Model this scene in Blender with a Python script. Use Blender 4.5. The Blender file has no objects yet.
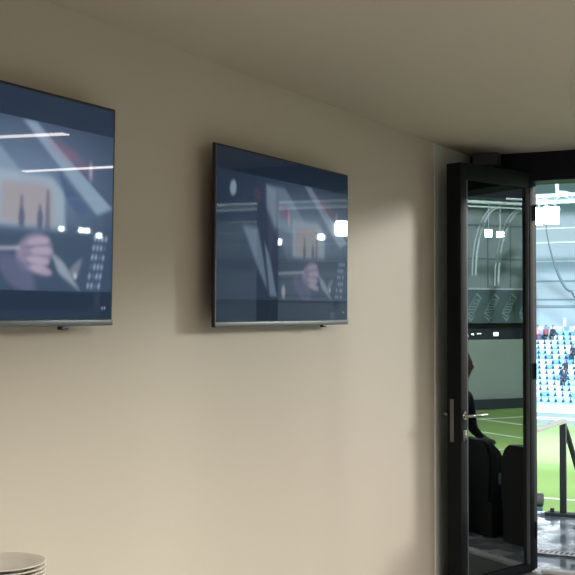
import bpy, bmesh, math, random
import numpy as np
from mathutils import Vector, Matrix
random.seed(7)
S = bpy.context.scene
COL = S.collection
PI = math.pi

# ------------------------------------------------------------------ materials
def mat(name, col, rough=.5, metal=0., noise=0., nscale=8., bump=0., bscale=60., emit=None, estr=0., spec=.5):
    m = bpy.data.materials.new(name); m.use_nodes = True
    nt = m.node_tree; b = nt.nodes['Principled BSDF']
    b.inputs['Roughness'].default_value = rough; b.inputs['Metallic'].default_value = metal
    b.inputs['Specular IOR Level'].default_value = spec
    tc = nt.nodes.new('ShaderNodeTexCoord')
    nz = nt.nodes.new('ShaderNodeTexNoise'); nz.inputs['Scale'].default_value = nscale; nz.inputs['Detail'].default_value = 4
    nt.links.new(tc.outputs['Object'], nz.inputs['Vector'])
    mx = nt.nodes.new('ShaderNodeMix'); mx.data_type = 'RGBA'
    k = noise
    mx.inputs[6].default_value = (*[c*(1-k) for c in col], 1); mx.inputs[7].default_value = (*[min(1, c*(1+k)) for c in col], 1)
    nt.links.new(nz.outputs['Fac'], mx.inputs[0]); nt.links.new(mx.outputs[2], b.inputs['Base Color'])
    if bump:
        n2 = nt.nodes.new('ShaderNodeTexNoise'); n2.inputs['Scale'].default_value = bscale
        nt.links.new(tc.outputs['Object'], n2.inputs['Vector'])
        bp = nt.nodes.new('ShaderNodeBump'); bp.inputs['Strength'].default_value = bump; bp.inputs['Distance'].default_value = .01
        nt.links.new(n2.outputs['Fac'], bp.inputs['Height']); nt.links.new(bp.outputs['Normal'], b.inputs['Normal'])
    if emit:
        b.inputs['Emission Color'].default_value = (*emit, 1); b.inputs['Emission Strength'].default_value = estr
    return m

def glass(name, tint, ior, rough=0.):
    m = bpy.data.materials.new(name); m.use_nodes = True
    nt = m.node_tree; nt.nodes.clear()
    o = nt.nodes.new('ShaderNodeOutputMaterial'); mx = nt.nodes.new('ShaderNodeMixShader')
    t = nt.nodes.new('ShaderNodeBsdfTransparent'); g = nt.nodes.new('ShaderNodeBsdfGlossy'); f = nt.nodes.new('ShaderNodeFresnel')
    t.inputs['Color'].default_value = (*tint, 1); g.inputs['Roughness'].default_value = rough
    g.inputs['Color'].default_value = (.93, 1, .97, 1); f.inputs['IOR'].default_value = ior
    nt.links.new(f.outputs[0], mx.inputs[0]); nt.links.new(t.outputs[0], mx.inputs[1]); nt.links.new(g.outputs[0], mx.inputs[2])
    nt.links.new(mx.outputs[0], o.inputs['Surface'])
    return m

M = dict(
    wall=mat('beige_wall_paint', (.54, .485, .405), .6, noise=.02, nscale=1.2, bump=.04, bscale=220, spec=.3),
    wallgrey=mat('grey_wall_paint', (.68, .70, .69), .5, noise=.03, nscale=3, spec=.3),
    ceil=mat('ceiling_paint', (.56, .51, .42), .85, noise=.02, nscale=1, spec=.2),
    floor=mat('dark_floor_tile', (.14, .14, .14), .35, noise=.2, nscale=5),
    frame=mat('anthracite_frame', (.009, .011, .014), .6, noise=.1, nscale=30, spec=.14),
    framelt=mat('bare_aluminium', (.55, .57, .60), .35, .9, noise=.05, nscale=40),
    threshold=mat('brushed_threshold', (.58, .60, .62), .4, noise=.05, nscale=30), lockplate=mat('dull_lock_steel', (.16, .155, .15), .45, noise=.1, nscale=30),
    chrome=mat('satin_steel', (.62, .60, .57), .22, 1., noise=.05, nscale=30),
    black=mat('black_plastic', (.012, .012, .014), .35, noise=.1, nscale=30),
    blacksoft=mat('matte_black_plastic', (.018, .018, .02), .7, noise=.1, nscale=30),
    silver=mat('dark_silver_plastic', (.085, .09, .10), .35, 0., noise=.05, nscale=30),
    plate=mat('white_china', (.62, .59, .52), .3, noise=.02, nscale=10),
    wood=mat('sideboard_laminate', (.25, .19, .14), .45, noise=.25, nscale=6),
    terrace=None, concrete=mat('stadium_concrete', (.38, .42, .44), .7, noise=.1, nscale=.6),
    panel=mat('pale_cladding_panel', (.40, .49, .55), .55, noise=.04, nscale=.3),
    panelend=mat('grey_cladding_panel', (.36, .43, .45), .6, noise=.06, nscale=.25),
    seam=mat('cladding_seam', (.22, .28, .31), .6, noise=.05),
    seamlt=mat('white_cladding_rail', (.75, .84, .88), .5, noise=.03),
    dark=mat('dark_steelwork', (.045, .055, .065), .6, noise=.2, nscale=1),
    midblue=mat('grey_green_cover', (.42, .48, .43), .7, noise=.07, nscale=.2),
    banner=mat('slate_banner', (.15, .20, .22), .6, noise=.05, nscale=.5),
    bannerlogo=mat('banner_print', (.34, .47, .47), .6, noise=.05, nscale=.5),
    white=mat('white_paint', (.80, .84, .86), .5, noise=.03),
    turq=mat('turquoise_board', (.35, .72, .78), .5, noise=.05, nscale=.4),
    greyboard=mat('grey_board', (.20, .215, .225), .6, noise=.05, nscale=.4),
    seatw=mat('white_seat_shell', (.78, .88, .92), .4, noise=.03), seatb=mat('blue_seat_shell', (.16, .32, .60), .4, noise=.05),
    seatl=mat('light_blue_seat_shell', (.32, .54, .80), .4, noise=.05),
    truss=mat('galvanised_truss', (.55, .64, .68), .5, .2, noise=.1),
    rail=mat('pale_handrail', (.80, .78, .70), .4, noise=.04), post=mat('dark_green_grey_steel', (.05, .062, .058), .5, noise=.15, nscale=20),
    bluebase=mat('blue_base_paint', (.03, .08, .12), .5, noise=.1), greyroll=mat('grey_roll', (.05, .048, .05), .7, noise=.15, nscale=5),
    leather=mat('black_seat_leather', (.016, .018, .02), .5, noise=.2, nscale=20, bump=.15, bscale=150),
    skin=mat('skin', (.42, .26, .19), .55, noise=.08, nscale=25), hair=mat('dark_hair', (.03, .022, .018), .6, noise=.3, nscale=60),
    jacket=mat('dark_jacket', (.03, .035, .05), .85, noise=.2, nscale=20), trousers=mat('dark_trousers', (.025, .025, .03), .9, noise=.2, nscale=20),
    red=mat('red_coat', (.38, .10, .12), .8, noise=.2, nscale=5), pinkc=mat('pink_coat', (.60, .33, .38), .8, noise=.2, nscale=5),
    bluestep=mat('blue_painted_concrete', (.17, .30, .46), .7, noise=.25, nscale=.8),
    lineW=mat('pitch_line_paint', (.85, .92, .85), .7, noise=.05),
    led=mat('led_strip', (.9, .9, .85), .5, emit=(1., .95, .88), estr=26.),
    flood=mat('floodlight_lens', (.9, .95, 1), .4, emit=(.86, .95, 1.), estr=90.),
    spot=mat('concourse_lamp', (.9, .9, .9), .4, emit=(.95, 1., 1.), estr=9.),
)
# wet terrace
def wet():
    m = mat('wet_terrace_screed', (.36, .39, .43), .12, noise=.0)
    nt = m.node_tree; b = nt.nodes['Principled BSDF']
    tc = nt.nodes.new('ShaderNodeTexCoord'); n = nt.nodes.new('ShaderNodeTexNoise'); n.inputs['Scale'].default_value = 5.; n.inputs['Detail'].default_value = 6
    r = nt.nodes.new('ShaderNodeMapRange'); r.inputs[1].default_value = .40; r.inputs[2].default_value = .62; r.inputs[3].default_value = .05; r.inputs[4].default_value = .32
    c = nt.nodes.new('ShaderNodeValToRGB'); c.color_ramp.elements[0].position = .4; c.color_ramp.elements[0].color = (.20, .23, .26, 1)
    c.color_ramp.elements[1].position = .6; c.color_ramp.elements[1].color = (.42, .45, .48, 1)
    nt.links.new(tc.outputs['Object'], n.inputs['Vector']); nt.links.new(n.outputs['Fac'], r.inputs[0]); nt.links.new(r.outputs[0], b.inputs['Roughness'])
    nt.links.new(n.outputs['Fac'], c.inputs[0]); nt.links.new(c.outputs[0], b.inputs['Base Color'])
    b.inputs['IOR'].default_value = 1.8
    return m
M['terrace'] = wet()
def grass():
    m = mat('mown_pitch_grass', (.2, .5, .1), .9, spec=.1); nt = m.node_tree; b = nt.nodes['Principled BSDF']
    tc = nt.nodes.new('ShaderNodeTexCoord'); w = nt.nodes.new('ShaderNodeTexWave'); w.wave_type = 'BANDS'; w.bands_direction = 'Y'
    w.inputs['Scale'].default_value = .012; w.inputs['Distortion'].default_value = 0.
    r = nt.nodes.new('ShaderNodeValToRGB'); r.color_ramp.elements[0].position = .42; r.color_ramp.elements[0].color = (.29, .44, .14, 1)
    r.color_ramp.elements[1].position = .58; r.color_ramp.elements[1].color = (.34, .50, .16, 1)
    nt.links.new(tc.outputs['Object'], w.inputs['Vector']); nt.links.new(w.outputs['Fac'], r.inputs[0]); nt.links.new(r.outputs[0], b.inputs['Base Color'])
    return m
M['grass'] = grass()
M['leafglass'] = glass('leaf_glass', (.60, .66, .64), 2.7)
M['winglass'] = glass('window_glass', (.93, .96, .95), 1.3)

# ------------------------------------------------------------------ mesh helpers
def box(bm, c, s, bev=0., rz=0., mi=0):
    r = bmesh.ops.create_cube(bm, size=1.)
    vs = r['verts']
    bmesh.ops.scale(bm, vec=s, verts=vs)
    if bev:
        es = list({e for v in vs for e in v.link_edges})
        rr = bmesh.ops.bevel(bm, geom=es, offset=bev, segments=2, profile=.6, affect='EDGES')
        vs = list({v for f in rr['faces'] for v in f.verts} | {v for v in vs if v.is_valid})
    if rz: bmesh.ops.rotate(bm, cent=(0, 0, 0), matrix=Matrix.Rotation(rz, 3, 'Z'), verts=vs)
    bmesh.ops.translate(bm, vec=c, verts=vs)
    if mi:
        for f in {f for v in vs for f in v.link_faces}: f.material_index = mi
    return vs

def tube(bm, pts, r, n=10, cap=True, rads=None):
    pts = [Vector(p) for p in pts]; rings = []
    for i, p in enumerate(pts):
        d = (pts[min(i+1, len(pts)-1)] - pts[max(i-1, 0)]).normalized()
        up = Vector((0, 0, 1)) if abs(d.z) < .95 else Vector((1, 0, 0))
        a = d.cross(up).normalized(); b = d.cross(a)
        rr = rads[i] if rads else r
        rings.append([bm.verts.new(p + (a*math.cos(t)+b*math.sin(t))*rr) for t in [2*PI*k/n for k in range(n)]])
    for A, B in zip(rings, rings[1:]):
        for k in range(n): bm.faces.new((A[k], A[(k+1) % n], B[(k+1) % n], B[k]))
    if cap: bm.faces.new(rings[0][::-1]); bm.faces.new(rings[-1])

def lathe(bm, prof, n=48, c=(0, 0, 0)):
    rings = []
    for r, z in prof:
        rings.append([bm.verts.new((c[0]+r*math.cos(2*PI*k/n), c[1]+r*math.sin(2*PI*k/n), c[2]+z)) for k in range(n)] if r > 1e-6 else [bm.verts.new((c[0], c[1], c[2]+z))])
    for A, B in zip(rings, rings[1:]):
        for k in range(n):
            q = [A[k % len(A)], A[(k+1) % len(A)], B[(k+1) % len(B)], B[k % len(B)]]
            u = []
            for v in q:
                if v not in u: u.append(v)
            if len(u) > 2: bm.faces.new(u)

def prism(bm, poly, axis, lo, hi):
    """poly in the two other axes (in x,y,z order), extruded along axis from lo to hi"""
    def P(p, h):
        q = list(p); q.insert(axis, h); return q
    A = [bm.verts.new(P(p, lo)) for p in poly]; B = [bm.verts.new(P(p, hi)) for p in poly]
    n = len(poly)
    bm.faces.new(A); bm.faces.new(B[::-1])
    for i in range(n): bm.faces.new((A[i], B[i], B[(i+1) % n], A[(i+1) % n]))

def props(o, label=None, cat=None, group=None, kind=None):
    if label: o['label'] = label
    if cat: o['category'] = cat
    if group: o['group'] = group
    if kind: o['kind'] = kind
    return o

def ob(name, bm, m, parent=None, smooth=False, loc=None, rot=None, label=None):
    bmesh.ops.recalc_face_normals(bm, faces=bm.faces)
    me = bpy.data.meshes.new(name); bm.to_mesh(me); bm.free()
    for x in (m if isinstance(m, (list, tuple)) else [m]): me.materials.append(x)
    if smooth:
        for p in me.polygons: p.use_smooth = True
        try: me.set_sharp_from_angle(angle=math.radians(40))
        except Exception: pass
    o = bpy.data.objects.new(name, me); COL.objects.link(o)
    if parent: o.parent = parent
    if loc: o.location = loc
    if rot: o.rotation_euler = rot
    if label: o['label'] = label
    return o

def bx(name, c, s, m, parent=None, bev=0., label=None):
    """box with its origin at its own centre"""
    bm = bmesh.new(); box(bm, (0, 0, 0), s, bev)
    return ob(name, bm, m, parent, loc=c, smooth=bool(bev), label=label)

def empty(name, loc, rz=0., **k):
    o = bpy.data.objects.new(name, None); COL.objects.link(o); o.location = loc; o.rotation_euler = (0, 0, rz); o.empty_display_size = .1
    return props(o, **k)

def copytree(o, parent=None):
    c = o.copy(); COL.objects.link(c)
    c.parent = parent
    for ch in list(o.children): copytree(ch, c)
    return c

# ------------------------------------------------------------------ room
CH = 2.642           # ceiling height
FY = 7.15           # inner line of the glazed front
XR = 7.2; YB = -3.0
def structure(o, label): return props(o, label, kind='structure')

structure(bx('wall_left', (-.1, (YB+6.47)/2, CH/2), (.2, 6.47-YB, CH), M['wall']), 'long beige painted wall that carries both televisions')
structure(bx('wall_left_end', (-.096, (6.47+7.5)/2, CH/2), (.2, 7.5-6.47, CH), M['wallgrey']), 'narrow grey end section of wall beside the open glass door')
structure(bx('ceiling', (XR/2, (YB+7.5)/2, CH+.1), (XR+.4, 7.5-YB, .2), M['ceil']), 'flat beige ceiling')
structure(bx('floor', (XR/2, (YB+7.13)/2, -.1), (XR, 7.13-YB, .2), M['floor']), 'dark grey interior floor')
structure(bx('wall_back', (XR/2, YB-.1, CH/2), (XR+.4, .2, CH), M['wall']), 'beige wall behind the camera')
structure(bx('wall_right', (XR+.1, (YB+7.35)/2, CH/2), (.2, 7.35-YB, CH), M['wall']), 'beige wall on the far side of the room')
# front framing
HX, HY = .413, FY
ZH = 2.46
bm = bmesh.new()
box(bm, (.165, 7.34, CH/2), (.33, .10, CH)); box(bm, (.35, 7.22, ZH/2+.0), (.08, .14, ZH))
structure(ob('trim_1', bm, M['frame']), 'dark anthracite side panel and jamb left of the doorway')
structure(bx('trim_2', (XR/2, 7.25, (ZH+CH)/2), (XR, .24, CH-ZH), M['frame']), 'dark anthracite header beam above doorway and windows')
structure(bx('trim_3', (3.65, 7.18, .008), (6.4, .07, .022), M['threshold'], bev=.004), 'pale aluminium threshold strip at the doorway')
DX1 = 1.72
xs = [DX1, 3.1, 4.47, 5.83, XR-.04]
for i, x in enumerate(xs):
    structure(bx('trim_%d' % (4+i), (x, 7.25, ZH/2+.015), (.08, .14, ZH-.03), M['frame']), 'dark anthracite mullion of the window front')
for i in range(4):
    a, b = xs[i]+.04, xs[i+1]-.04
    w = empty('window_%d' % (i+1), ((a+b)/2, 7.25, 0)); structure(w, 'tall fixed glass pane of the window front')
    bx('glass_pane', (0, 0, 1.25), (b-a-.08, .01, 2.32), M['winglass'], w)
    bm = bmesh.new(); hw = (b-a)/2
    box(bm, (-hw+.02, 0, 1.245), (.04, .07, 2.42)); box(bm, (hw-.02, 0, 1.245), (.04, .07, 2.42))
    box(bm, (0, 0, .055), (2*hw-.08, .07, .05)); box(bm, (0, 0, 2.435), (2*hw-.08, .07, .04))
    ob('window_frame', bm, M['frame'], w)

# ------------------------------------------------------------------ open door leaf (local +x runs from hinge to free edge)
LA = math.radians(17.6); LW, LT = .765, .10
d = empty('door_1', (HX, HY, .012)); d.rotation_euler = (0, 0, -PI/2 - LA)
structure(d, 'open glazed door with anthracite frame folded back against the wall')
# local x -> direction (-sin LA, -cos LA); local y -> (+cos.. ) away from room; wall side is local -y
y0, y1 = -LT, 0.
def dbox(bm, x0, x1, ya, yb, z0, z1, bev=.002): box(bm, ((x0+x1)/2, (ya+yb)/2, (z0+z1)/2), (x1-x0, yb-ya, z1-z0), bev)
DT = 2.50
bm = bmesh.new(); dbox(bm, LW-.062, LW, y0, y1, 0.003, DT); lock = ob('stile', bm, M['frame'], d, True, label='lock stile')
bm = bmesh.new(); dbox(bm, 0, .045, y0, y1, 0.003, DT); ob('stile', bm, M['frame'], d, True)
bm = bmesh.new(); dbox(bm, .046, LW-.063, y0, y1, 2.405, DT); ob('rail', bm, M['frame'], d, True)
bm = bmesh.new(); dbox(bm, .046, LW-.063, y0, y1, .003, .045); ob('rail', bm, M['frame'], d, True)
bm = bmesh.new(); dbox(bm, .047, LW-.064, -.034, -.026, .046, 2.404, 0); ob('glass_pane', bm, M['leafglass'], d)
bm = bmesh.new()
dbox(bm, .047, .055, -.024, -.004, .047, 2.403, 0); dbox(bm, LW-.076, LW-.064, -.024, -.004, .047, 2.403, 0)
ob('glazing_bead', bm, M['silver'], d)
bm = bmesh.new(); dbox(bm, LW, LW+.002, -.078, -.052, .86, 1.11, 0); ob('lock_plate', bm, M['lockplate'], d, label='steel lock faceplate')
def lever(sy, yy):
    h = bmesh.new()
    tube(h, [(LW-.035, yy, 1.015), (LW-.035, yy+sy*.008, 1.015)], .026, 24)
    tube(h, [(LW-.035, yy, 1.015), (LW-.035, yy+sy*.045, 1.015), (LW-.045, yy+sy*.056, 1.015), (LW-.07, yy+sy*.06, 1.016), (LW-.165, yy+sy*.06, 1.018), (LW-.175, yy+sy*.052, 1.018)], .010, 12)
    return h
ob('door_handle', lever(1, 0.0), M['chrome'], d, True, label='satin steel lever handle')
ob('door_handle', lever(-1, y0), M['chrome'], d, True, label='satin steel lever handle')
bm = bmesh.new(); box(bm, (LW-.035, .004, .90), (.03, .008, .065), .004); box(bm, (LW-.035, .009, .90), (.010, .004, .035), .001)
ob('key_escutcheon', bm, M['chrome'], d, True)
for z in (.25, 1.25, 2.25):
    bm = bmesh.new(); tube(bm, [(-.008, .004, z-.05), (-.008, .004, z+.05)], .008, 12); ob('hinge', bm, M['frame'], d, True)

# small box by the header
s = empty('door_sensor', (.14, 7.05, CH-.069), label='small grey box fixed under the ceiling above the open door', cat='sensor')
bm = bmesh.new(); box(bm, (0, 0, .028), (.16, .10, .082), .008); ob('housing', bm, M['silver'], s, True)
bm = bmesh.new(); box(bm, (0, -.051, .022), (.09, .004, .03), .001); ob('lens', bm, M['silver'], s)

# ------------------------------------------------------------------ ceiling light lines
def led_line(x0, x1, y, label, rz=0., k=1.):
    r = empty('linear_ceiling_light', ((x0+x1)/2, y, CH), label=label, cat='light', group='linear ceiling lights')
    L = x1-x0
    bm = bmesh.new(); box(bm, (0, -.028, -.02), (L+.02, .008, .04)); box(bm, (0, .028, -.02), (L+.02, .008, .04)); box(bm, (L/2+.007, 0, -.022), (.006, .064, .044)); box(bm, (-L/2-.007, 0, -.022), (.006, .064, .044)); ob('profile', bm, M['framelt'], r)
    bm = bmesh.new(); box(bm, (0, 0, -.036), (L, .046, .026)); ob('diffuser', bm, M['led'], r)
    r.rotation_euler.z = rz
    l = bpy.data.lights.new('linear_lamp', 'AREA'); l.shape = 'RECTANGLE'; l.size = L; l.size_y = .05; l.energy = 62*L*k; l.spread = math.radians(145); l.color = (1, .935, .845)
    lo = bpy.data.objects.new('linear_lamp', l); COL.objects.link(lo); lo.location = ((x0+x1)/2, y, CH-.052); lo.rotation_euler.z = rz; lo.visible_camera = True
    return r
led_line(2.0, 3.9, 5.28, 'linear ceiling light nearer the middle of the room, upper streak mirrored in left television', k=.38)
led_line(2.3, 3.75, 6.86, 'linear ceiling light close to the window front, lower streak mirrored in left television', math.radians(7), .25)

for yy, nm in ((3.3, 'added linear fill light in front of the left television'), (1.6, 'added linear fill light right beside the camera position'), (-.6, 'added linear fill light in the rear part of the room')):
    led_line(2.4, 4.4, yy, nm, 0., 1.0)  # added lights out of view, warm fill for the beige wall
# ------------------------------------------------------------------ televisions
def arr_soft(d, w): return np.clip(.5 - d/w, 0, 1)
def poly_mask(U, V, pts, w):
    """soft inside mask of a convex polygon"""
    m = None; n = len(pts)
    area = sum(pts[i][0]*pts[(i+1) % n][1]-pts[(i+1) % n][0]*pts[i][1] for i in range(n))
    sg = 1 if area > 0 else -1
    for i in range(n):
        (x0, y0_), (x1, y1_) = pts[i], pts[(i+1) % n]
        dx, dy = x1-x0, y1_-y0_; L = math.hypot(dx, dy)
        dd = -sg*((U-x0)*dy*-1 + (V-y0_)*dx)/L
        q = arr_soft(dd, w); m = q if m is None else m*q
    return m
def film(U, V, hand):
    A = 16/9.; X = U*A
    img = np.zeros(U.shape+(3,))
    img[:] = (.030, .050, .095)
    def mixin(mask, col, k=1.):
        mk = (mask*k)[..., None]; img[:] = img*(1-mk)+np.array(col)*mk
    def ell(cx, cy, rx, ry, rot=0., w=.15):
        dx, dy = X-cx*A, V-cy; c, s_ = math.cos(rot), math.sin(rot)
        return np.clip((1-np.sqrt(((dx*c+dy*s_)/rx)**2+((-dx*s_+dy*c)/ry)**2))/w+.5, 0, 1)
    def pl(pts, w=.02): return poly_mask(X, V, [(a*A, b) for a, b in pts], w)
    hazy = np.exp(-((U-.62)/.33)**2-((V-.42)/.25)**2); mixin(hazy, (.17, .25, .38), .8)
    mixin(pl([(.33, .17), (.47, .17), (.62, .36), (.60, .46), (.38, .42)]), (.22, .31, .42), .8)      # pale window
    mixin(pl([(.33, .17), (.40, .19), (.40, .42), (.36, .60), (.34, .45)]), (.28, .36, .46), .8)
    mixin(pl([(.53, .36), (.74, .36), (.79, .43), (.795, .60), (.53, .60)], .03), (.33, .41, .50), .8)            # lit opening
    mixin(pl([(.55, .41), (.71, .40), (.745, .44), (.75, .58), (.55, .58)], .03), (.33, .29, .31), .8)
    for u, h in ((.625, .12), (.695, .07)):
        mixin(ell(u, .555, .022, .04, 0, .4), (.08, .10, .18), .7)
    for u, h in ((.625, .12), (.695, .09), (.725, .16)):
        mixin(pl([(u-.006, .58-h), (u+.004, .58-h), (u+.010, .60), (u-.012, .60)], .01), (.08, .10, .18), .7)
    mixin(pl([(.625, .13), (.68, .13), (1.0, .47), (.93, .51)], .02), (.28, .38, .50), .75)            # diagonal pale beams
    mixin(pl([(.76, .32), (.90, .50), (.86, .53), (.80, .46)], .02), (.06, .10, .20), .8)
    mixin(pl([(.675, .13), (.685, .13), (1.0, .46), (.99, .46)], .006), (.04, .06, .12), .9)
    mixin(ell(.80, .25, .13, .03, .35, 1.6), (.26, .13, .21), .5); mixin(ell(.90, .31, .012, .04, 0, .9), (.45, .36, .48), .7)
    mixin(ell(.47, .32, .06, .04, 0, 1.4), (.28, .11, .22), .7); mixin(ell(.50, .36, .014, .05, 0, .4), (.50, .38, .48), .9)
    mixin(pl([(.33, .30), (.47, .33), (.49, .62), (.60, .84), (.10, .86), (.14, .55)], .05), (.035, .055, .11), .88)   # dark suit
    mixin(ell(.25, .34, .13, .17, .15, .2), (.045, .065, .12), 1.)                                     # head in shade
    mixin(ell(.27, .24, .05, .04, .2, .3), (.10, .085, .13), .7)
    mixin(pl([(.17, .44), (.29, .44), (.32, .66), (.36, .84), (.30, .74)], .03), (.21, .30, .42), .8)  # shirt front
    mixin(pl([(.32, .52), (.355, .60), (.41, .85), (.36, .85)], .015), (.20, .29, .40), .9)
    mixin(ell(.105, .225, .035, .045, .3, .3), (.34, .46, .54), 1.)                                    # pale lamp
    mixin(pl([(.44, .62), (1, .58), (1, .88), (.44, .88)], .06), (.045, .075, .13), .85)
    # hand holding a thin rod
    mixin(ell(.675, .71, .125, .085, -.25, .3), (.25, .22, .33), .95); mixin(ell(.61, .80, .14, .06, .5, .4), (.11, .12, .21), .8)
    for k in range(4):
        mixin(ell(.69+.012*(k % 2), .655+.042*k, .075, .020, -.12+.10*k, .4), (.42, .36, .46), .75)
        mixin(ell(.68, .678+.042*k, .075, .006, -.12+.10*k, .9), (.09, .09, .17), .7)
    mixin(pl([(.42, .705), (.62, .685), (.62, .695), (.42, .712)], .006), (.50, .50, .60), .9)
    mixin(pl([(.74, .70), (.77, .79), (.86, .87), (.79, .74)], .02), (.30, .36, .44), .8)             # cuff
    mixin(ell(.46, .82, .025, .04, 0, .4), (.45, .45, .52), .8)
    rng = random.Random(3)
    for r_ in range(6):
        for c_ in range(4): mixin(ell(.925+.016*c_-.006*r_, .62+.045*r_, .006, .014, .4, .5), (.42, .55, .72), .8 if rng.random() < .75 else .2)  # mirrored stand seats painted into the glowing picture as pale dots
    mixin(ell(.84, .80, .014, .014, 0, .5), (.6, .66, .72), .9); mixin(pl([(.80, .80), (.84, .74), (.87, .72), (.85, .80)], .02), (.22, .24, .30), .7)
    for _ in range(2):
        for ax in (0, 1): img[:] = (np.roll(img, 1, ax)+img*2+np.roll(img, -1, ax))/4
    bar = np.where((V < .125) | (V > .875), 1., 0.); mixin(bar, (.014, .028, .056), 1.)
    mixin(pl([(.957, .945), (.963, .945), (.963, .958), (.957, .958)], .003), (.3, .35, .4), .9)
    mixin(pl([(.967, .945), (.975, .945), (.972, .958), (.970, .958)], .003), (.3, .35, .4), .9)
    return img
def screen_mat(name, k):
    m = bpy.data.materials.new(name); m.use_nodes = True; nt = m.node_tree; b = nt.nodes['Principled BSDF']
    a = nt.nodes.new('ShaderNodeVertexColor'); a.layer_name = 'film'
    b.inputs['Base Color'].default_value = (.01, .012, .016, 1); b.inputs['Roughness'].default_value = .02; b.inputs['IOR'].default_value = 1.26; b.inputs['Coat Weight'].default_value = .12; b.inputs['Coat Roughness'].default_value = .22; b.inputs['Coat IOR'].default_value = 1.35
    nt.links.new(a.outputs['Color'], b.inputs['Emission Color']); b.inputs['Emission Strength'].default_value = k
    return m
W_, H_ = 1.236, .722
def television(y, z, tilt, k, label):
    t = empty('television', (.060, y, z), label=label, cat='television', group='wall mounted televisions'); t.rotation_euler = (0, tilt, 0); t.scale = (1, 1, 1.012 if y < 3 else 1)
    bm = bmesh.new(); box(bm, (.017, 0, 0), (.014, W_, H_), .003); ob('bezel', bm, M['black'], t, True)
    bm = bmesh.new(); box(bm, (-.006, 0, -.10), (.030, W_*.80, H_*.66), .010); ob('rear_housing', bm, M['blacksoft'], t, True)
    bm = bmesh.new(); box(bm, (.0255, 0, -H_/2+.010), (.005, W_-.002, .018), .001); box(bm, (.0255, -W_/2+.003, 0), (.005, .004, H_-.004)); ob('lower_trim', bm, M['silver'], t, True, label='dark silver lower edge strip')
    bm = bmesh.new(); box(bm, (.012, W_/2-.245, -H_/2-.006), (.018, .035, .011), .003); ob('remote_receiver', bm, M['black'], t, True)
    nu, nv = 300, 170; sw, sh = W_-.020, H_-.032
    us = np.linspace(0, 1, nu); vs = np.linspace(0, 1, nv); U, V = np.meshgrid(us, vs)
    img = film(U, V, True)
    co = np.zeros((nv, nu, 3)); co[..., 0] = .0255; co[..., 1] = (U-.5)*sw; co[..., 2] = (.5-V)*sh+.007
    idx = np.arange(nu*nv).reshape(nv, nu)
    f = np.stack([idx[:-1, :-1], idx[1:, :-1], idx[1:, 1:], idx[:-1, 1:]], -1).reshape(-1, 4)
    me = bpy.data.meshes.new('screen'); me.from_pydata(co.reshape(-1, 3).tolist(), [], f.tolist())
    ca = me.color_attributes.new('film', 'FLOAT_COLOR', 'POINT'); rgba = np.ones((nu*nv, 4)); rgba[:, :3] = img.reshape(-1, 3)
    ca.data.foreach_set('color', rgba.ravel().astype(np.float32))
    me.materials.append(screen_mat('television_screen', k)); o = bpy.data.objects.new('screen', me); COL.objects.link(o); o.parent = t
    # bracket reaching back to the wall
    bm = bmesh.new(); box(bm, (-.027, -.16, -.02), (.012, .03, .40)); box(bm, (-.027, .16, -.02), (.012, .03, .40)); box(bm, (-.046, 0, .02), (.026, .62, .05)); ob('wall_bracket', bm, M['dark'], t)
    return t
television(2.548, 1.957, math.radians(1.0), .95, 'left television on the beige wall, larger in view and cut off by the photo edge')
television(4.440, 1.937, math.radians(.3), .5, 'right television on the beige wall between the other screen and the glass door')

# ------------------------------------------------------------------ sideboard (below the frame) and plate stack
sb = empty('sideboard', (.29, 1.70, 0), label='brown sideboard against the wall carrying the plates', cat='sideboard')
bm = bmesh.new(); box(bm, (0, 0, .44), (.50, 1.56, .78), .004); ob('body', bm, M['wood'], sb, True)
bm = bmesh.new(); box(bm, (0, 0, .845), (.54, 1.60, .03), .004); ob('worktop', bm, M['wood'], sb, True)
for k in (-1, 0, 1):
    bm = bmesh.new(); box(bm, (.257, k*.515, .45), (.014, .50, .72), .003); dd = ob('door', bm, M['wood'], sb, True)
    bm = bmesh.new(); tube(bm, [(.265, k*.515+.2, .60), (.285, k*.515+.2, .60), (.285, k*.515+.2, .72), (.265, k*.515+.2, .72)], .005, 8); ob('handle', bm, M['chrome'], dd, True)
bm = bmesh.new(); box(bm, (-.02, 0, .025), (.44, 1.5, .05)); ob('plinth', bm, M['black'], sb)
def plate_bm():
    bm = bmesh.new()
    lathe(bm, [(0, .005), (.060, .005), (.064, .0), (.070, .0), (.072, .004), (.082, .0065), (.114, .0155), (.1165, .0175), (.115, .0192), (.111, .0192), (.082, .0115), (.074, .0085), (0, .0085)], 72)
    return bm
ords = ['topmost white china plate of the stack at the lower left', 'white china plate, second from the top of the stack', 'white china plate, third from the top of the stack', 'white china plate, fourth from the top of the stack', 'white china plate, fifth from the top of the stack', 'white china plate, sixth from the top of the stack', 'white china plate, seventh from the top of the stack', 'white china plate, third from the bottom of the stack', 'white china plate, second from the bottom of the stack', 'bottom white china plate standing on the sideboard']
p0 = None
NP = 10; sp = (.976-.0192-.8605)/(NP-1)
for i in range(NP):
    z = .8605 + sp*(NP-1-i)
    if p0 is None: p0 = q = ob('plate', plate_bm(), M['plate'], smooth=True)
    else: q = p0.copy(); COL.objects.link(q)
    q.location = (.313+random.uniform(-.001, .001), 2.362+random.uniform(-.001, .001), z); props(q, ords[i], 'plate', 'stacked dinner plates')

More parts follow.
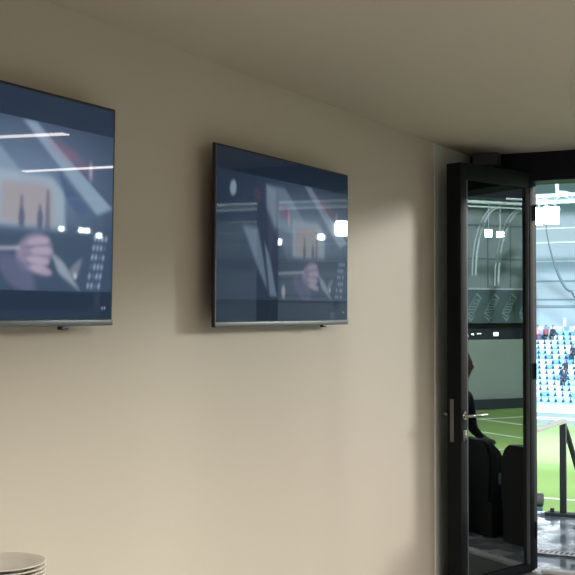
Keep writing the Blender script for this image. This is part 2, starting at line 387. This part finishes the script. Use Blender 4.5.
# ------------------------------------------------------------------ terrace
structure(bx('terrace_floor', (11, 8.27, -.16), (30, 2.26, .30), M['terrace']), 'wet pale concrete terrace outside the doorway')
g = empty('drain_channel', (.10, 7.77, -.01), label='slotted metal drain channel set in the wet terrace', cat='drain')
bm = bmesh.new(); box(bm, (0, 0, .0115), (1.4, .12, .003)); ob('channel', bm, M['black'], g)
bm = bmesh.new()
box(bm, (0, -.053, .014), (1.4, .016, .003)); box(bm, (0, .053, .014), (1.4, .016, .003))
n = 38
for k in range(n):
    vs = box(bm, (0, 0, 0), (.015, .088, .0015), rz=0.); bmesh.ops.translate(bm, vec=(-.68+1.36*(k+.5)/n, 0, .014), verts=vs)
ob('grating', bm, M['threshold'], g)
# stair rail
r = empty('stair_railing', (.054, 9.27, -.01), label='dark metal railing post with pale handrail at the terrace edge', cat='railing')
bm = bmesh.new(); box(bm, (0, 0, .375), (.052, .03, .75), .003); ob('post', bm, M['post'], r, True)
bm = bmesh.new(); box(bm, (.035, 0, .012), (.34, .12, .024), .004)
for sx in (-.09, .16):
    tube(bm, [(sx+.0, 0, .02), (sx, 0, .055)], .018, 8)
ob('base_plate', bm, M['post'], r, True)
bm = bmesh.new(); box(bm, (0, -1.66, .385), (.052, .03, .77), .003); ob('post', bm, M['post'], r, True)
bm = bmesh.new(); box(bm, (0, -.855, .762), (.062, 1.78, .034), .008); ob('handrail', bm, M['rail'], r, True, label='pale level handrail')
bm = bmesh.new(); tube(bm, [(0, .02, .735), (0, .12, .66), (0, 2.6, -1.72)], .024, 10); ob('handrail', bm, M['post'], r, True, label='dark handrail sloping down the steps')
bm = bmesh.new(); tube(bm, [(0, 2.55, -2.55), (0, 2.55, -1.68)], .022, 10); ob('post', bm, M['post'], r, True)

# terrace armchairs (seen mirrored in the door glass)
def armchair(label):
    t = empty('padded_seat', (0, 0, -.01), label=label, cat='seat', group='black padded terrace seats')
    bm = bmesh.new()     # backrest with rounded shoulders, leaning slightly
    pts = []
    w, h, rr = .25, .46, .11
    for k in range(9): a = PI/2*k/8; pts.append((w-rr+rr*math.cos(a), h-rr+rr*math.sin(a)))
    for k in range(9): a = PI/2+PI/2*k/8; pts.append((-w+rr+rr*math.cos(a), h-rr+rr*math.sin(a)))
    pts += [(-w, 0), (w, 0)]
    prism(bm, pts, 1, -.045, .045); es = [e for e in bm.edges if abs(e.verts[0].co.y-e.verts[1].co.y) < 1e-5]
    bmesh.ops.bevel(bm, geom=es, offset=.018, segments=2, affect='EDGES'); bmesh.ops.translate(bm, vec=(0, .0, .24), verts=bm.verts)
    ob('backrest', bm, M['leather'], t, True)
    bm = bmesh.new(); box(bm, (0, .29, .33), (.46, .48, .12), .03); ob('seat', bm, M['leather'], t, True)
    bm = bmesh.new(); box(bm, (0, .25, .14), (.40, .42, .26), .01); ob('base', bm, M['blacksoft'], t, True)
    bm = bmesh.new(); box(bm, (0, -.0, .12), (.50, .05, .24), .006); ob('rear_shell', bm, M['blacksoft'], t, True)
    return t
c0 = armchair('black padded terrace seat nearest the doorway, right of the two in the door glass'); c0.location = (1.02, 7.64, -.01)
c1 = copytree(c0); c1.location = (1.65, 7.64, -.01); props(c1, 'black padded terrace seat in the middle, left of the two in the door glass')
c2 = copytree(c0); c2.location = (2.52, 7.64, -.01); props(c2, 'black padded terrace seat occupied by a seated person')

# ------------------------------------------------------------------ people
def head_bm(bm, c, yaw, mi, lean=0.):
    """sculpted head: width .155, depth .20, height .235, face towards +y then turned by yaw"""
    n, m_ = 28, 22; rings = []
    R = Matrix.Rotation(yaw, 3, 'Z') @ Matrix.Rotation(lean, 3, 'X')
    def pt(th, ph):
        x = .076*math.sin(th)*math.sin(ph); y = .098*math.sin(th)*math.cos(ph); z = .118*math.cos(th)
        if z < 0: k = 1+z/.118*.28; x *= k; y = y*(1+z/.118*.10) if y > 0 else y*(1+z/.118*.35)
        if y > 0:
            fx = abs(x)
            y += .030*math.exp(-((z+.012)/.020)**2)*math.exp(-(fx/.013)**2)      # nose tip
            y += .014*math.exp(-((z-.008)/.024)**2)*math.exp(-(fx/.010)**2)      # bridge
            y += .008*math.exp(-((z-.036)/.012)**2)*math.exp(-(fx/.05)**2)       # brow
            y -= .010*math.exp(-((z-.016)/.012)**2)*math.exp(-((fx-.032)/.014)**2)  # eye hollows
            y += .010*math.exp(-((z+.046)/.008)**2)*math.exp(-(fx/.022)**2)      # upper lip
            y += .010*math.exp(-((z+.060)/.007)**2)*math.exp(-(fx/.020)**2)      # lower lip
            y -= .004*math.exp(-((z+.053)/.003)**2)*math.exp(-(fx/.022)**2)
            y += .014*math.exp(-((z+.090)/.016)**2)*math.exp(-(fx/.026)**2)      # chin
        return Vector((x, y, z))
    for i in range(m_+1):
        th = PI*i/m_
        if i in (0, m_): rings.append([bm.verts.new(R @ pt(th, 0)+Vector(c))])
        else: rings.append([bm.verts.new(R @ pt(th, 2*PI*k/n)+Vector(c)) for k in range(n)])
    for A, B in zip(rings, rings[1:]):
        for k in range(n):
            u = []
            for v in (A[k % len(A)], A[(k+1) % len(A)], B[(k+1) % len(B)], B[k % len(B)]):
                if v not in u: u.append(v)
            bm.faces.new(u).material_index = mi
    for sx in (-1, 1):       # ears
        b2 = len(bm.verts); r = bmesh.ops.create_uvsphere(bm, u_segments=10, v_segments=8, radius=1)
        for v in r['verts']: v.co = R @ Vector((sx*.076+v.co.x*.010, -.008+v.co.y*.018, -.004+v.co.z*.030)) + Vector(c)
        for f in {f for v in r['verts'] for f in v.link_faces}: f.material_index = mi
    return R

def skinned(joints, edges, name='tmp', sub=2):
    """joints: list of (pos, radius); returns evaluated mesh"""
    me = bpy.data.meshes.new(name); me.from_pydata([tuple(j[0]) for j in joints], edges, [])
    o = bpy.data.objects.new(name, me); COL.objects.link(o)
    md = o.modifiers.new('s', 'SKIN'); sv = me.skin_vertices[0].data
    for i, j in enumerate(joints):
        rr = j[1] if isinstance(j[1], tuple) else (j[1], j[1])
        sv[i].radius = rr; sv[i].use_root = (i == 0)
    sb_ = o.modifiers.new('u', 'SUBSURF'); sb_.levels = sub; sb_.render_levels = sub
    dg = bpy.context.evaluated_depsgraph_get(); dg.update()
    out = bpy.data.meshes.new_from_object(o.evaluated_get(dg))
    bpy.data.objects.remove(o); return out

def person(name, loc, rz, label, top, legs, group=None, head_yaw=0., lean=.0, leanx=0.):
    """seated figure, pelvis over the origin at seat height .40, facing +y"""
    t = empty(name, loc, rz, label=label, cat='person', group=group)
    hx, hy, hz = leanx, .10+lean, .0
    P0 = Vector((0, .02, .50))
    spine = [(P0, (.15, .11)), (Vector((leanx*.35, .03+lean*.3, .64)), (.135, .10)), (Vector((leanx*.7, .05+lean*.65, .80)), (.155, .105)), (Vector((leanx*.9, .06+lean*.85, .92)), (.10, .08)), (Vector((leanx, .075+lean, 1.0)), (.052, .052)), (Vector((leanx, .09+lean, 1.06)), (.048, .048))]
    J = list(spine); E = [(i, i+1) for i in range(5)]
    for sx in (-1, 1):
        sh = Vector((leanx*.85+sx*.165, .055+lean*.8, .90)); el = Vector((leanx*.6+sx*.22, .10+lean*.5, .64)); wr = Vector((sx*.14, .31, .585)); hd = Vector((sx*.13, .37, .565))
        b = len(J); J += [(sh, .062), (el, .046), (wr, .030), (hd, (.036, .022))]; E += [(3, b), (b, b+1), (b+1, b+2), (b+2, b+3)]
        for k in range(4):
            off = sx*(-.024+.016*k); L = (.060, .070, .066, .052)[k]
            q = len(J); J += [(hd+Vector((off, .035, 0)), .009), (hd+Vector((off*1.1, .035+L*.55, -.006)), .008), (hd+Vector((off*1.1, .035+L*.9, -.024)), .007)]; E += [(b+3, q), (q, q+1), (q+1, q+2)]
        q = len(J); J += [(hd+Vector((-sx*.036, .0, .004)), .010), (hd+Vector((-sx*.05, .035, -.004)), .008)]; E += [(b+3, q), (q, q+1)]
        b = len(J); J += [(Vector((sx*.10, .06, .475)), .088), (Vector((sx*.13, .47, .475)), .062), (Vector((sx*.13, .50, .27)), .055), (Vector((sx*.13, .47, .085)), .040), (Vector((sx*.13, .50, .05)), .042), (Vector((sx*.14, .63, .035)), .034)]
        E += [(0, b), (b, b+1), (b+1, b+2), (b+2, b+3), (b+3, b+4), (b+4, b+5)]
    me = skinned(J, E)
    bm = bmesh.new(); bm.from_mesh(me)
    for f in bm.faces:
        c = f.calc_center_median()
        f.material_index = 1 if (c.z < .56 and not (c.y > .37 and c.z > .545)) else (0 if c.z < 1.0 else 2)
        if c.y > .365 and c.z > .55 and c.z < .66: f.material_index = 2
        if c.z < .075 and c.y > .4: f.material_index = 3
    hc = Vector((leanx, .115+lean, 1.165)); R = head_bm(bm, hc, head_yaw, 2)
    body = ob('body', bm, [top, legs, M['skin'], M['black']], t, True)
    bm = bmesh.new(); r = bmesh.ops.create_uvsphere(bm, u_segments=24, v_segments=16, radius=1)
    for v in bm.verts:
        v.co = Vector((v.co.x*.083, v.co.y*.104-.010, v.co.z*.124+.004))
    bmesh.ops.delete(bm, geom=[v for v in bm.verts if v.co.z < .035 and v.co.y > .0 or v.co.z < -.05 or (v.co.y > .060 and v.co.z < .062)], context='VERTS')
    for v in bm.verts: v.co = R @ v.co + hc
    ob('hair', bm, M['hair'], t, True)
    for sx in (-1, 1):
        bm = bmesh.new(); r = bmesh.ops.create_uvsphere(bm, u_segments=10, v_segments=8, radius=.011)
        for v in r['verts']: v.co = R @ (v.co+Vector((sx*.031, .079, .016))) + hc
        ob('eye', bm, M['white'], t, True)
    return t
viewer = person('person', (2.535, 7.95, .03), math.radians(75), 'person in dark jacket sitting outside, face in profile mirrored in door glass', M['jacket'], M['trousers'], head_yaw=math.radians(4), lean=.12, leanx=0.)

# ------------------------------------------------------------------ stadium: pitch, stands, roof
PZ = -5.9
structure(bx('pitch', (15, 50, PZ-.1), (110, 56, .2), M['grass']), 'floodlit mown green football pitch')
def pline(name, c, s): return structure(bx(name, c, s, M['lineW']), 'white painted pitch marking')
pline('pitch_line', (10, 46, PZ+.012), (100, .16, .02)); pline('pitch_line', (60, 50, PZ+.012), (.25, 50, .02)); pline('pitch_line', (50, 51, PZ+.022), (19.6, .25, .02)); pline('pitch_line', (45, 37, PZ+.022), (.25, 26, .02))
# lower terracing in front of our balcony
bm = bmesh.new()
n = 15; pts = [(9.40, PZ-.1)]; y, z = 9.40, -.4
pts = [(9.40, PZ-.15), (9.40, -.35)]
for k in range(n):
    pts.append((9.40+.82*(k+1), -.35-.37*k)); pts.append((9.40+.82*(k+1), -.35-.37*(k+1)))
pts.append((9.40+.82*n, PZ-.15))
prism(bm, pts, 0, -20, 45); structure(ob('lower_terracing', bm, M['concrete']), 'concrete terracing that steps down to the pitch')
# far stand steps
ROWS = 16; SY0, SZ0, DY, DZ = 77.2, -5.05, .86, .335
bm = bmesh.new(); pts = [(SY0-.8, PZ-.15), (SY0-.8, SZ0-.35)]
for k in range(ROWS):
    pts.append((SY0+DY*k, SZ0-.35+DZ*k)); pts.append((SY0+DY*k, SZ0-.35+DZ*(k+1)))
pts += [(92.5, SZ0-.35+DZ*ROWS), (92.5, PZ-.15)]
prism(bm, pts, 0, -60, 62); structure(ob('stand_terracing', bm, M['bluestep']), 'stepped concrete of the opposite stand')
# boards at its foot
b = empty('advertising_board', (-18, SY0-1.1, PZ), label='long pale board with grey and turquoise bands at the foot of opposite stand', cat='board')
for nm, z0, z1, mm, dy in (('grey_band', .0, .32, 'greyboard', 0), ('white_band', .32, .47, 'white', -.02), ('grey_band', .47, .78, 'greyboard', 0), ('white_band', .78, 1.05, 'white', -.02), ('turquoise_band', 1.05, 1.38, 'turq', 0)):
    bx(nm, (0, dy, (z0+z1)/2), (60, .12, z1-z0), M[mm], b)
# seats
def seat_bm():
    bm = bmesh.new()
    prof = [(-.11, .47), (.11, .47), (.205, .66), (.20, .76), (.12, .79), (.05, .765), (0, .74), (-.05, .765), (-.12, .79), (-.20, .76), (-.205, .66)]
    prism(bm, prof, 1, .14, .20)
    prism(bm, [(-.19, .40), (.19, .40), (.19, .45), (-.19, .45)], 1, -.20, .18)
    prism(bm, [(-.03, .335), (.03, .335), (.03, .41), (-.03, .41)], 1, .0, .12)
    return bm
SM = {k: M[k] for k in ('seatw', 'seatb', 'seatl')}
proto = {}
labs = {'seatw': ('white plastic tip-up seat in the opposite stand', 'white stadium seats'), 'seatb': ('deep blue plastic tip-up seat in the opposite stand', 'deep blue stadium seats'), 'seatl': ('light blue plastic tip-up seat in the opposite stand', 'light blue stadium seats')}
for k, m in SM.items():
    me = bpy.data.meshes.new('stadium_seat'); bb = seat_bm(); bmesh.ops.recalc_face_normals(bb, faces=bb.faces); bb.to_mesh(me); bb.free(); me.materials.append(m); proto[k] = me
rng = random.Random(11)
occupied = {(12, -21.6), (13, -21.6)}
for rrow in range(ROWS):
    for j in range(18):
        x = -25.2+j*.51 + (.255 if rrow % 2 else 0)
        q = rng.random(); pw = .62 if rrow > 8 else .45
        k = 'seatw' if q < pw else ('seatb' if q > .90 else 'seatl')
        if rrow == ROWS-1: k = 'seatw' if j % 3 else 'seatb'
        o = bpy.data.objects.new('stadium_seat', proto[k]); COL.objects.link(o)
        o.location = (x, SY0+DY*rrow+.42, SZ0-.35+DZ*(rrow+1)-.335); props(o, labs[k][0], 'seat', labs[k][1])
# the seats further along the stand, beyond the ones nearest the doorway view
bm = bmesh.new(); cols = [.62, .30]
for rrow in range(ROWS):
    for x in list(np.arange(-58, -25.75, .51)) + list(np.arange(-15.5, 60, .51)):
        y, z = SY0+DY*rrow+.42, SZ0-.35+DZ*(rrow+1)-.335
        q = rng.random(); mi_ = 0 if q < .55 else (2 if q > .9 else 1)
        n0 = len(bm.faces)
        for pr, a, b in (([(-.11, .47), (.11, .47), (.205, .66), (.12, .79), (0, .74), (-.12, .79), (-.205, .66)], .14, .20), ([(-.19, .40), (.19, .40), (.19, .45), (-.19, .45)], -.20, .18)):
            prism(bm, [(u+x, v+z) for u, v in pr], 1, a+y, b+y)
        bm.faces.ensure_lookup_table()
        for f in bm.faces[n0:]: f.material_index = mi_
props(ob('stadium_seat_rows', bm, [M['seatw'], M['seatl'], M['seatb']]), 'remaining rows of white and blue seats further along the opposite stand', 'seats', kind='stuff')
# spectators
def spectator(px_x, row, label, top, legs, src=[None]):
    loc = (px_x, SY0+DY*row+.38, SZ0-.35+DZ*(row+1)-.02)
    if src[0] is None:
        t = person('person', loc, PI, label, top, legs, group=None); src[0] = t
    else:
        t = copytree(src[0]); t.location = loc; props(t, label)
        for ch in t.children:
            if ch.name.startswith('body'):
                for i, m in enumerate((top, legs)): ch.material_slots[i].link = 'OBJECT'; ch.material_slots[i].material = m
    return t
def xat(px, row):      # x of a spectator on the given row, from its bearing seen from the doorway
    Y = SY0+DY*row+.4; a = math.radians(27.7)-math.atan((px-287.5)/1150); return 2.41-Y*math.tan(a)
spectator(xat(553, 13), 13, 'spectator in dark clothes, highest in the opposite stand', M['jacket'], M['trousers'])
spectator(xat(546, 13), 13, 'spectator in red coat high in the opposite stand', M['red'], M['trousers'])
spectator(xat(538, 13), 13, 'spectator in pink coat beside the one in red', M['pinkc'], M['red'])
spectator(xat(573, 9), 9, 'spectator in dark clothes near right edge of the doorway view', M['jacket'], M['trousers'])
spectator(xat(565, 6), 6, 'spectator in dark clothes in the middle rows of the opposite stand', M['jacket'], M['trousers'])
spectator(xat(564, 4), 4, 'spectator in dark clothes, lowest in the opposite stand', M['jacket'], M['trousers'])

# back wall of far stand, panelled
BY = 92.8
bwl = structure(bx('stadium_wall', (0, BY+.3, 3.6), (130, .4, 19.2), M['panel']), 'pale blue-grey cladding wall behind the opposite stand')
def zpx(py, Y=92.6, k=1.032): return 1.64-(py-311)/1150*Y*k
for py, mm, h in ((230, 'seamlt', .14), (244, 'seamlt', .14), (262.4, 'seamlt', .12), (281.7, 'seam', .12), (299.6, 'seam', .10), (306.5, 'seam', .20)):
    bx('cladding_rail', (0, -.25, zpx(py)-3.6), (130, .12, h), M[mm], bwl)
for k in range(-8, 9):
    bx('cladding_post', (k*6.3-2.1, -.24, -6), (.30, .1, 7.0), M['seamlt'], bwl)
# roof canopy and front beam
structure(bx('stadium_roof', (0, 87, 12.9), (140, 20, .5), M['dark']), 'dark underside of the opposite stand roof')
tr = empty('roof_truss', (0, 77.5, 0), label='pale steel roof truss spanning above the opposite stand', cat='truss')
bm = bmesh.new()
for dz in (9.05, 9.5): tube(bm, [(-60, 0, dz), (60, 0, dz)], .13, 8)
for dz in (9.3,): tube(bm, [(-60, 1.2, dz), (60, 1.2, dz)], .13, 8)
ob('chord', bm, M['seamlt'], tr, True)
bm = bmesh.new()
for k in range(-40, 40): tube(bm, [(k*1.5, 0, 9.05), (k*1.5+.75, 0, 9.5), (k*1.5+1.5, 0, 9.05)], .05, 6)
ob('lattice', bm, M['truss'], tr, True)
for k in range(-4, 5):
    bm = bmesh.new(); X0 = -17.6+k*12.
    tube(bm, [(X0, 0, 9.6), (X0, 0, 10.3), (X0, 6, 12.7)], .15, 8); ob('hanger', bm, M['seamlt'], tr, True)
    bm = bmesh.new(); pts = [(X0+4.2*math.sin(t), 8.*(1-math.cos(t))+.2, 9.7-8.5*(1-math.cos(t))) for t in [PI/2*i/12 for i in range(13)]]
    tube(bm, pts, .16, 8); ob('curved_strut', bm, M['truss'], tr, True)
# hanging cable
def xpl(px, Y): return 2.41-Y*math.tan(math.radians(27.7)-math.atan((px-287.5)/1150))
c = empty('hanging_cable', (-18.4, 76.5, 9.3), label='dark cable sagging from the stadium roof in front of pale wall', cat='cable')
cpx = [(545.5, 200), (546.8, 231), (549.5, 246), (552.5, 257), (556, 268), (559.5, 277), (563, 284), (566.5, 289), (569.5, 291), (571.5, 291), (574, 296), (580, 305), (590, 310), (603, 290), (612, 200)]
pts = []
for px, py in cpx:
    X0 = xpl(px, 76.5); Z0 = -(X0-2.41)*.4648+76.5*.8854
    pts.append((X0+18.4, .0, 1.64-(py-311)/1150*Z0-9.3))
bm = bmesh.new(); tube(bm, pts, .1, 8, rads=[.03, .035, .045, .06, .075, .085, .085, .08, .08, .08, .07, .06, .05, .04, .04]); ob('cable', bm, M['dark'], c, True)

# floodlights
def floodlight(loc, size, rz, label, group='floodlights under the stadium roof'):
    t = empty('floodlight', loc, rz, label=label, cat='floodlight', group=group)
    w, h = size
    bm = bmesh.new(); box(bm, (0, .16, 0), (w+.07, .26, h+.07), .03); ob('housing', bm, M['truss'], t, True)
    bm = bmesh.new(); tube(bm, [(0, .16, h/2), (0, .25, max(h/2+.3, 9.12-loc[2]))], .035, 8); ob('bracket', bm, M['truss'], t, True)
    bm = bmesh.new(); r_ = min(w, h)*.22
    pts = []
    for cx, cy, a0 in ((w/2-r_, h/2-r_, 0), (-w/2+r_, h/2-r_, 90), (-w/2+r_, -h/2+r_, 180), (w/2-r_, -h/2+r_, 270)):
        for k in range(5): a = math.radians(a0+90*k/4); pts.append((cx+r_*math.cos(a), cy+r_*math.sin(a)))
    prism(bm, pts, 1, -.02, .028); ob('lens', bm, M['flood'], t)
    return t
def aim(x, y): return math.atan2(x-.5, y-6.)*-1
def FL(x, y, z, s, label): floodlight((x, y, z), s, aim(x, y), label)
for i, (x, z, w) in enumerate(((xpl(539.4, 77.2), 8.1, .46), (xpl(547.7, 77.2), 8.15, .46), (xpl(556., 77.2), 8.1, .46))):
    FL(x, 77.2, z, (w, 1.15), ['left one of the three glaring floodlights above the opposite stand', 'middle one of the three glaring floodlights above the opposite stand', 'right one of the three glaring floodlights above the opposite stand'][i])
FL(58.75, 50.85, 7.0, (.50, .50), 'first bright floodlight from the left in the door glass')
FL(58.75, 51.85, 6.95, (.48, .36), 'second bright floodlight from the left in the door glass')
FL(58.75, 55.3, 6.9, (.50, .36), 'third bright floodlight at the right in the door glass')
for i, (x, y, z) in enumerate(((60.1, 77.2, 6.5), (58.0, 77.2, 6.4), (57.4, 77.2, 6.35), (56.15, 77.2, 5.95), (55.6, 77.2, 5.8))):
    FL(x, y, z, (.42, .42), 'bright floodlight in the stadium corner mirrored in the left television')
FL(39.1, 77.2, 6.5, (.36, .45), 'left bright floodlight mirrored in the right television'); FL(35.5, 77.2, 6.8, (.4, .42), 'middle bright floodlight mirrored in the right television')
for dx in (0,): FL(33.8+dx, 77.2, 7.4, (.95, 1.1), 'glaring floodlight at the right edge of the right television')

# end stand seen in the door glass: covers, concourse, banner, cladding
ex = 67.
structure(bx('end_stand_board', (ex-.8, 50, -5.5), (.2, 60, .75), M['dark']), 'dark board along the end of the pitch')
structure(bx('end_stand_cover', (ex+.3, 50, -3.0), (.6, 84, 4.8), M['midblue']), 'grey-green covered lower stand at the pitch end')
for k in range(24):
    pass
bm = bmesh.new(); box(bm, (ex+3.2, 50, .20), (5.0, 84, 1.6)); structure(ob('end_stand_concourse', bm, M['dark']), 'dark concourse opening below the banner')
cl = structure(bx('end_stand_cladding', (ex+.5, 50, 5.8), (.4, 84, 9.4), M['panelend']), 'pale grey cladding above the banner at the pitch end')
for k in range(-9, 10): bx('cladding_seam', (-.22, k*2.2+.6, 1.15), (.06, .10, 7.0), M['seam'], cl)
for z in (-.1, 2.5): bx('cladding_rail', (-.24, 0, z), (.06, 84, .12), M['seam'], cl)
structure(bx('end_stand_roof', (ex+4, 50, 12.4), (20, 90, 1.2), M['dark']), 'dark roof over the end stand')
br = bx('handrail_tube', (ex+.22, 50, 3.36), (.16, 60, .13), M['seamlt']); props(br, 'long white horizontal rail above the printed banner', 'rail')
bn = bx('printed_banner', (ex+.15, 55, 1.98), (.3, 30, 2.55), M['banner']); props(bn, 'long slate banner with slanted pale emblems above dark concourse', 'banner')
def emblem(yc):
    """slanted pencil shaped emblem: outline, inner outlined lozenge, three text bars, separate tip; local y,z"""
    bm = bmesh.new()
    def Q(u, v): return (u*.98-.0+ (v-.0)*.0, v)      # u right, v up
    def ring(o, i): 
        n = len(o)
        for k in range(n):
            a, b_, c_, d_ = o[k], o[(k+1) % n], i[(k+1) % n], i[k]
            prism(bm, [a, b_, c_, d_], 0, -.03, .0)
    O = [(-.10, -.75), (-.42, -.48), (-.12, .22), (.22, .95), (.50, .62), (.20, -.10)]
    c_ = (sum(p[0] for p in O)/6, sum(p[1] for p in O)/6)
    I = [((p[0]-c_[0])*.84+c_[0], (p[1]-c_[1])*.88+c_[1]) for p in O]
    ring(O, I)
    L = [(-.02, .14), (.12, .52), (.36, .56), (.22, .16)]; c2 = (.17, .35)
    ring(L, [((p[0]-c2[0])*.68+c2[0], (p[1]-c2[1])*.68+c2[1]) for p in L])
    for k in range(3):
        v = .0-.20*k; u = -.09-.085*k
        prism(bm, [(u-.06, v-.055), (u+.24, v-.03), (u+.27, v+.05), (u-.03, v+.02)], 0, -.03, 0)
    prism(bm, [(-.42, -.62), (-.12, -.84), (.10, -.66), (-.14, -1.05)], 0, -.03, 0)
    bmesh.ops.scale(bm, vec=(1, 1.6, 1.1), verts=bm.verts)
    return bm
e0 = ob('emblem', emblem(0), M['bannerlogo'], bn)
for k in range(-6, 7):
    e1 = e0 if k == 0 else e0.copy()
    if k: COL.objects.link(e1); e1.parent = bn
    e1.location = (-.151, .58+k*1.70, .0)
# concourse lamps
for i, (y, z, s_) in enumerate(((55.35, -.28, .13), (55.85, -.16, .16), (56.35, -.12, .10), (56.6, -.12, .10), (58.1, -.18, .34))):
    t = empty('concourse_lamp', (ex+.45, y, z), label='large oval lamp in the dark concourse under the banner' if i == 4 else 'small round lamp in the dark concourse under the banner', cat='lamp', group='concourse lamps')
    bm = bmesh.new(); box(bm, (.03, 0, 0), (.08, s_*1.5, s_*1.0), .02); ob('housing', bm, M['truss'], t)
    bm = bmesh.new(); box(bm, (-.02, 0, 0), (.02, s_*1.3, s_*.8), .008); ob('lens', bm, M['spot'], t)
# end truss with arched struts
et = empty('end_roof_truss', (59.0, 52, 0), label='pale arched steel roof truss above the pitch end', cat='truss')
bm = bmesh.new(); tube(bm, [(0, -30, 9.15), (0, 24, 9.15)], .11, 8); tube(bm, [(.2, -30, 8.85), (.2, 24, 8.85)], .06, 8); tube(bm, [(1, 1.4, 9.6), (1, 24, 9.6)], .09, 8); ob('chord', bm, M['seamlt'], et, True)
for y0_, R_ in ((1.6, 3.4), (3.9, 3.9), (-5, 4), (-12, 4), (9, 4), (15, 4)):
    bm = bmesh.new()
    for dy in (0, .32):
        pts = [(2.5, y0_+dy-R_*(math.sin(t)*.62), 9.1-R_*(1.45*(1-math.cos(t)))) for t in [PI/2*i/14 for i in range(15)]]
        tube(bm, pts, .085 if dy else .06, 8)
    ob('arched_strut', bm, M['truss'], et, True)
# grey roll on a blue base at the pitch edge
t = empty('equipment_roll', (-8.3, 41.6, PZ), rz=.2, label='round-ended grey roll on a blue base beside the pitch', cat='roll')
X = (536.2-287.5)/1150*43.6; t.location = (2.41+X*.8854-43.6*.4648, X*.4648+43.6*.8854, PZ)
bm = bmesh.new(); tube(bm, [(-.35, 0, .42), (.20, 0, .42), (.24, 0, .42)], .24, 20, rads=[.24, .24, .20]); ob('roll', bm, M['greyroll'], t, True)
bm = bmesh.new(); box(bm, (-.05, 0, .09), (.5, .45, .18), .02); ob('base', bm, M['bluebase'], t, True)

# ------------------------------------------------------------------ lighting
w = bpy.data.worlds.new('overcast_sky'); S.world = w; w.use_nodes = True
nt = w.node_tree; bg = nt.nodes['Background']; bg.inputs[0].default_value = (.74, .86, 1., 1); bg.inputs[1].default_value = .62
def spot(name, loc, target, power, angle, size, col=(.88, .95, 1.)):
    l = bpy.data.lights.new(name, 'SPOT'); l.energy = power; l.spot_size = math.radians(angle); l.spot_blend = .3; l.shadow_soft_size = size; l.color = col
    o = bpy.data.objects.new(name, l); COL.objects.link(o); o.location = loc
    d = Vector(target)-Vector(loc); o.rotation_euler = d.to_track_quat('-Z', 'Y').to_euler(); return o
KP = 1.0
for i, (az, el, p) in enumerate(((29, 8.5, 1.), (33, 9.5, 1.), (38, 10.5, .8))):
    D = 62; a = math.radians(az)
    spot('floodlight_beam', (0+D*math.sin(a), 5+D*math.cos(a), 1.6+D*math.tan(math.radians(el+.8))), (1, 5, 1.3), 34000*p*KP, 24, 2.6, (1., .97, .92))
# floods on pitch and stands
spot('floodlight_beam', (20, 20, 24), (-14, 45, PZ), 1.5e5, 75, 1.5)
o_ = spot('floodlight_beam', (10, 40, 24), (-20, 74, PZ), 3.6e5, 42, 1.5, (.50, .82, 1.)); o_.data.spot_blend = 1.  # added beam, cool and strong, to whiten the far half of the pitch
spot('floodlight_beam', (-40, 20, 24), (-14, 84, -2), 1.1e5, 60, 1.5)
spot('floodlight_beam', (30, 20, 24), (60, 55, -4), 2.6e5, 80, 1.5)

# ------------------------------------------------------------------ camera
cam = bpy.data.cameras.new('camera'); co = bpy.data.objects.new('camera', cam); COL.objects.link(co)
cam.sensor_width = 36; cam.lens = 1150/575*36; cam.clip_end = 500; cam.clip_start = .05
co.location = (2.41, 0, 1.64); co.rotation_euler = (PI/2+math.atan(23.5/1150), 0, math.radians(27.7))
S.camera = co
S.view_settings.view_transform = 'Standard'; S.view_settings.look = 'None'; S.view_settings.exposure = .08; S.view_settings.gamma = 1
S.view_settings.use_curve_mapping = False
S.cycles.max_bounces = 8; S.cycles.transparent_max_bounces = 12
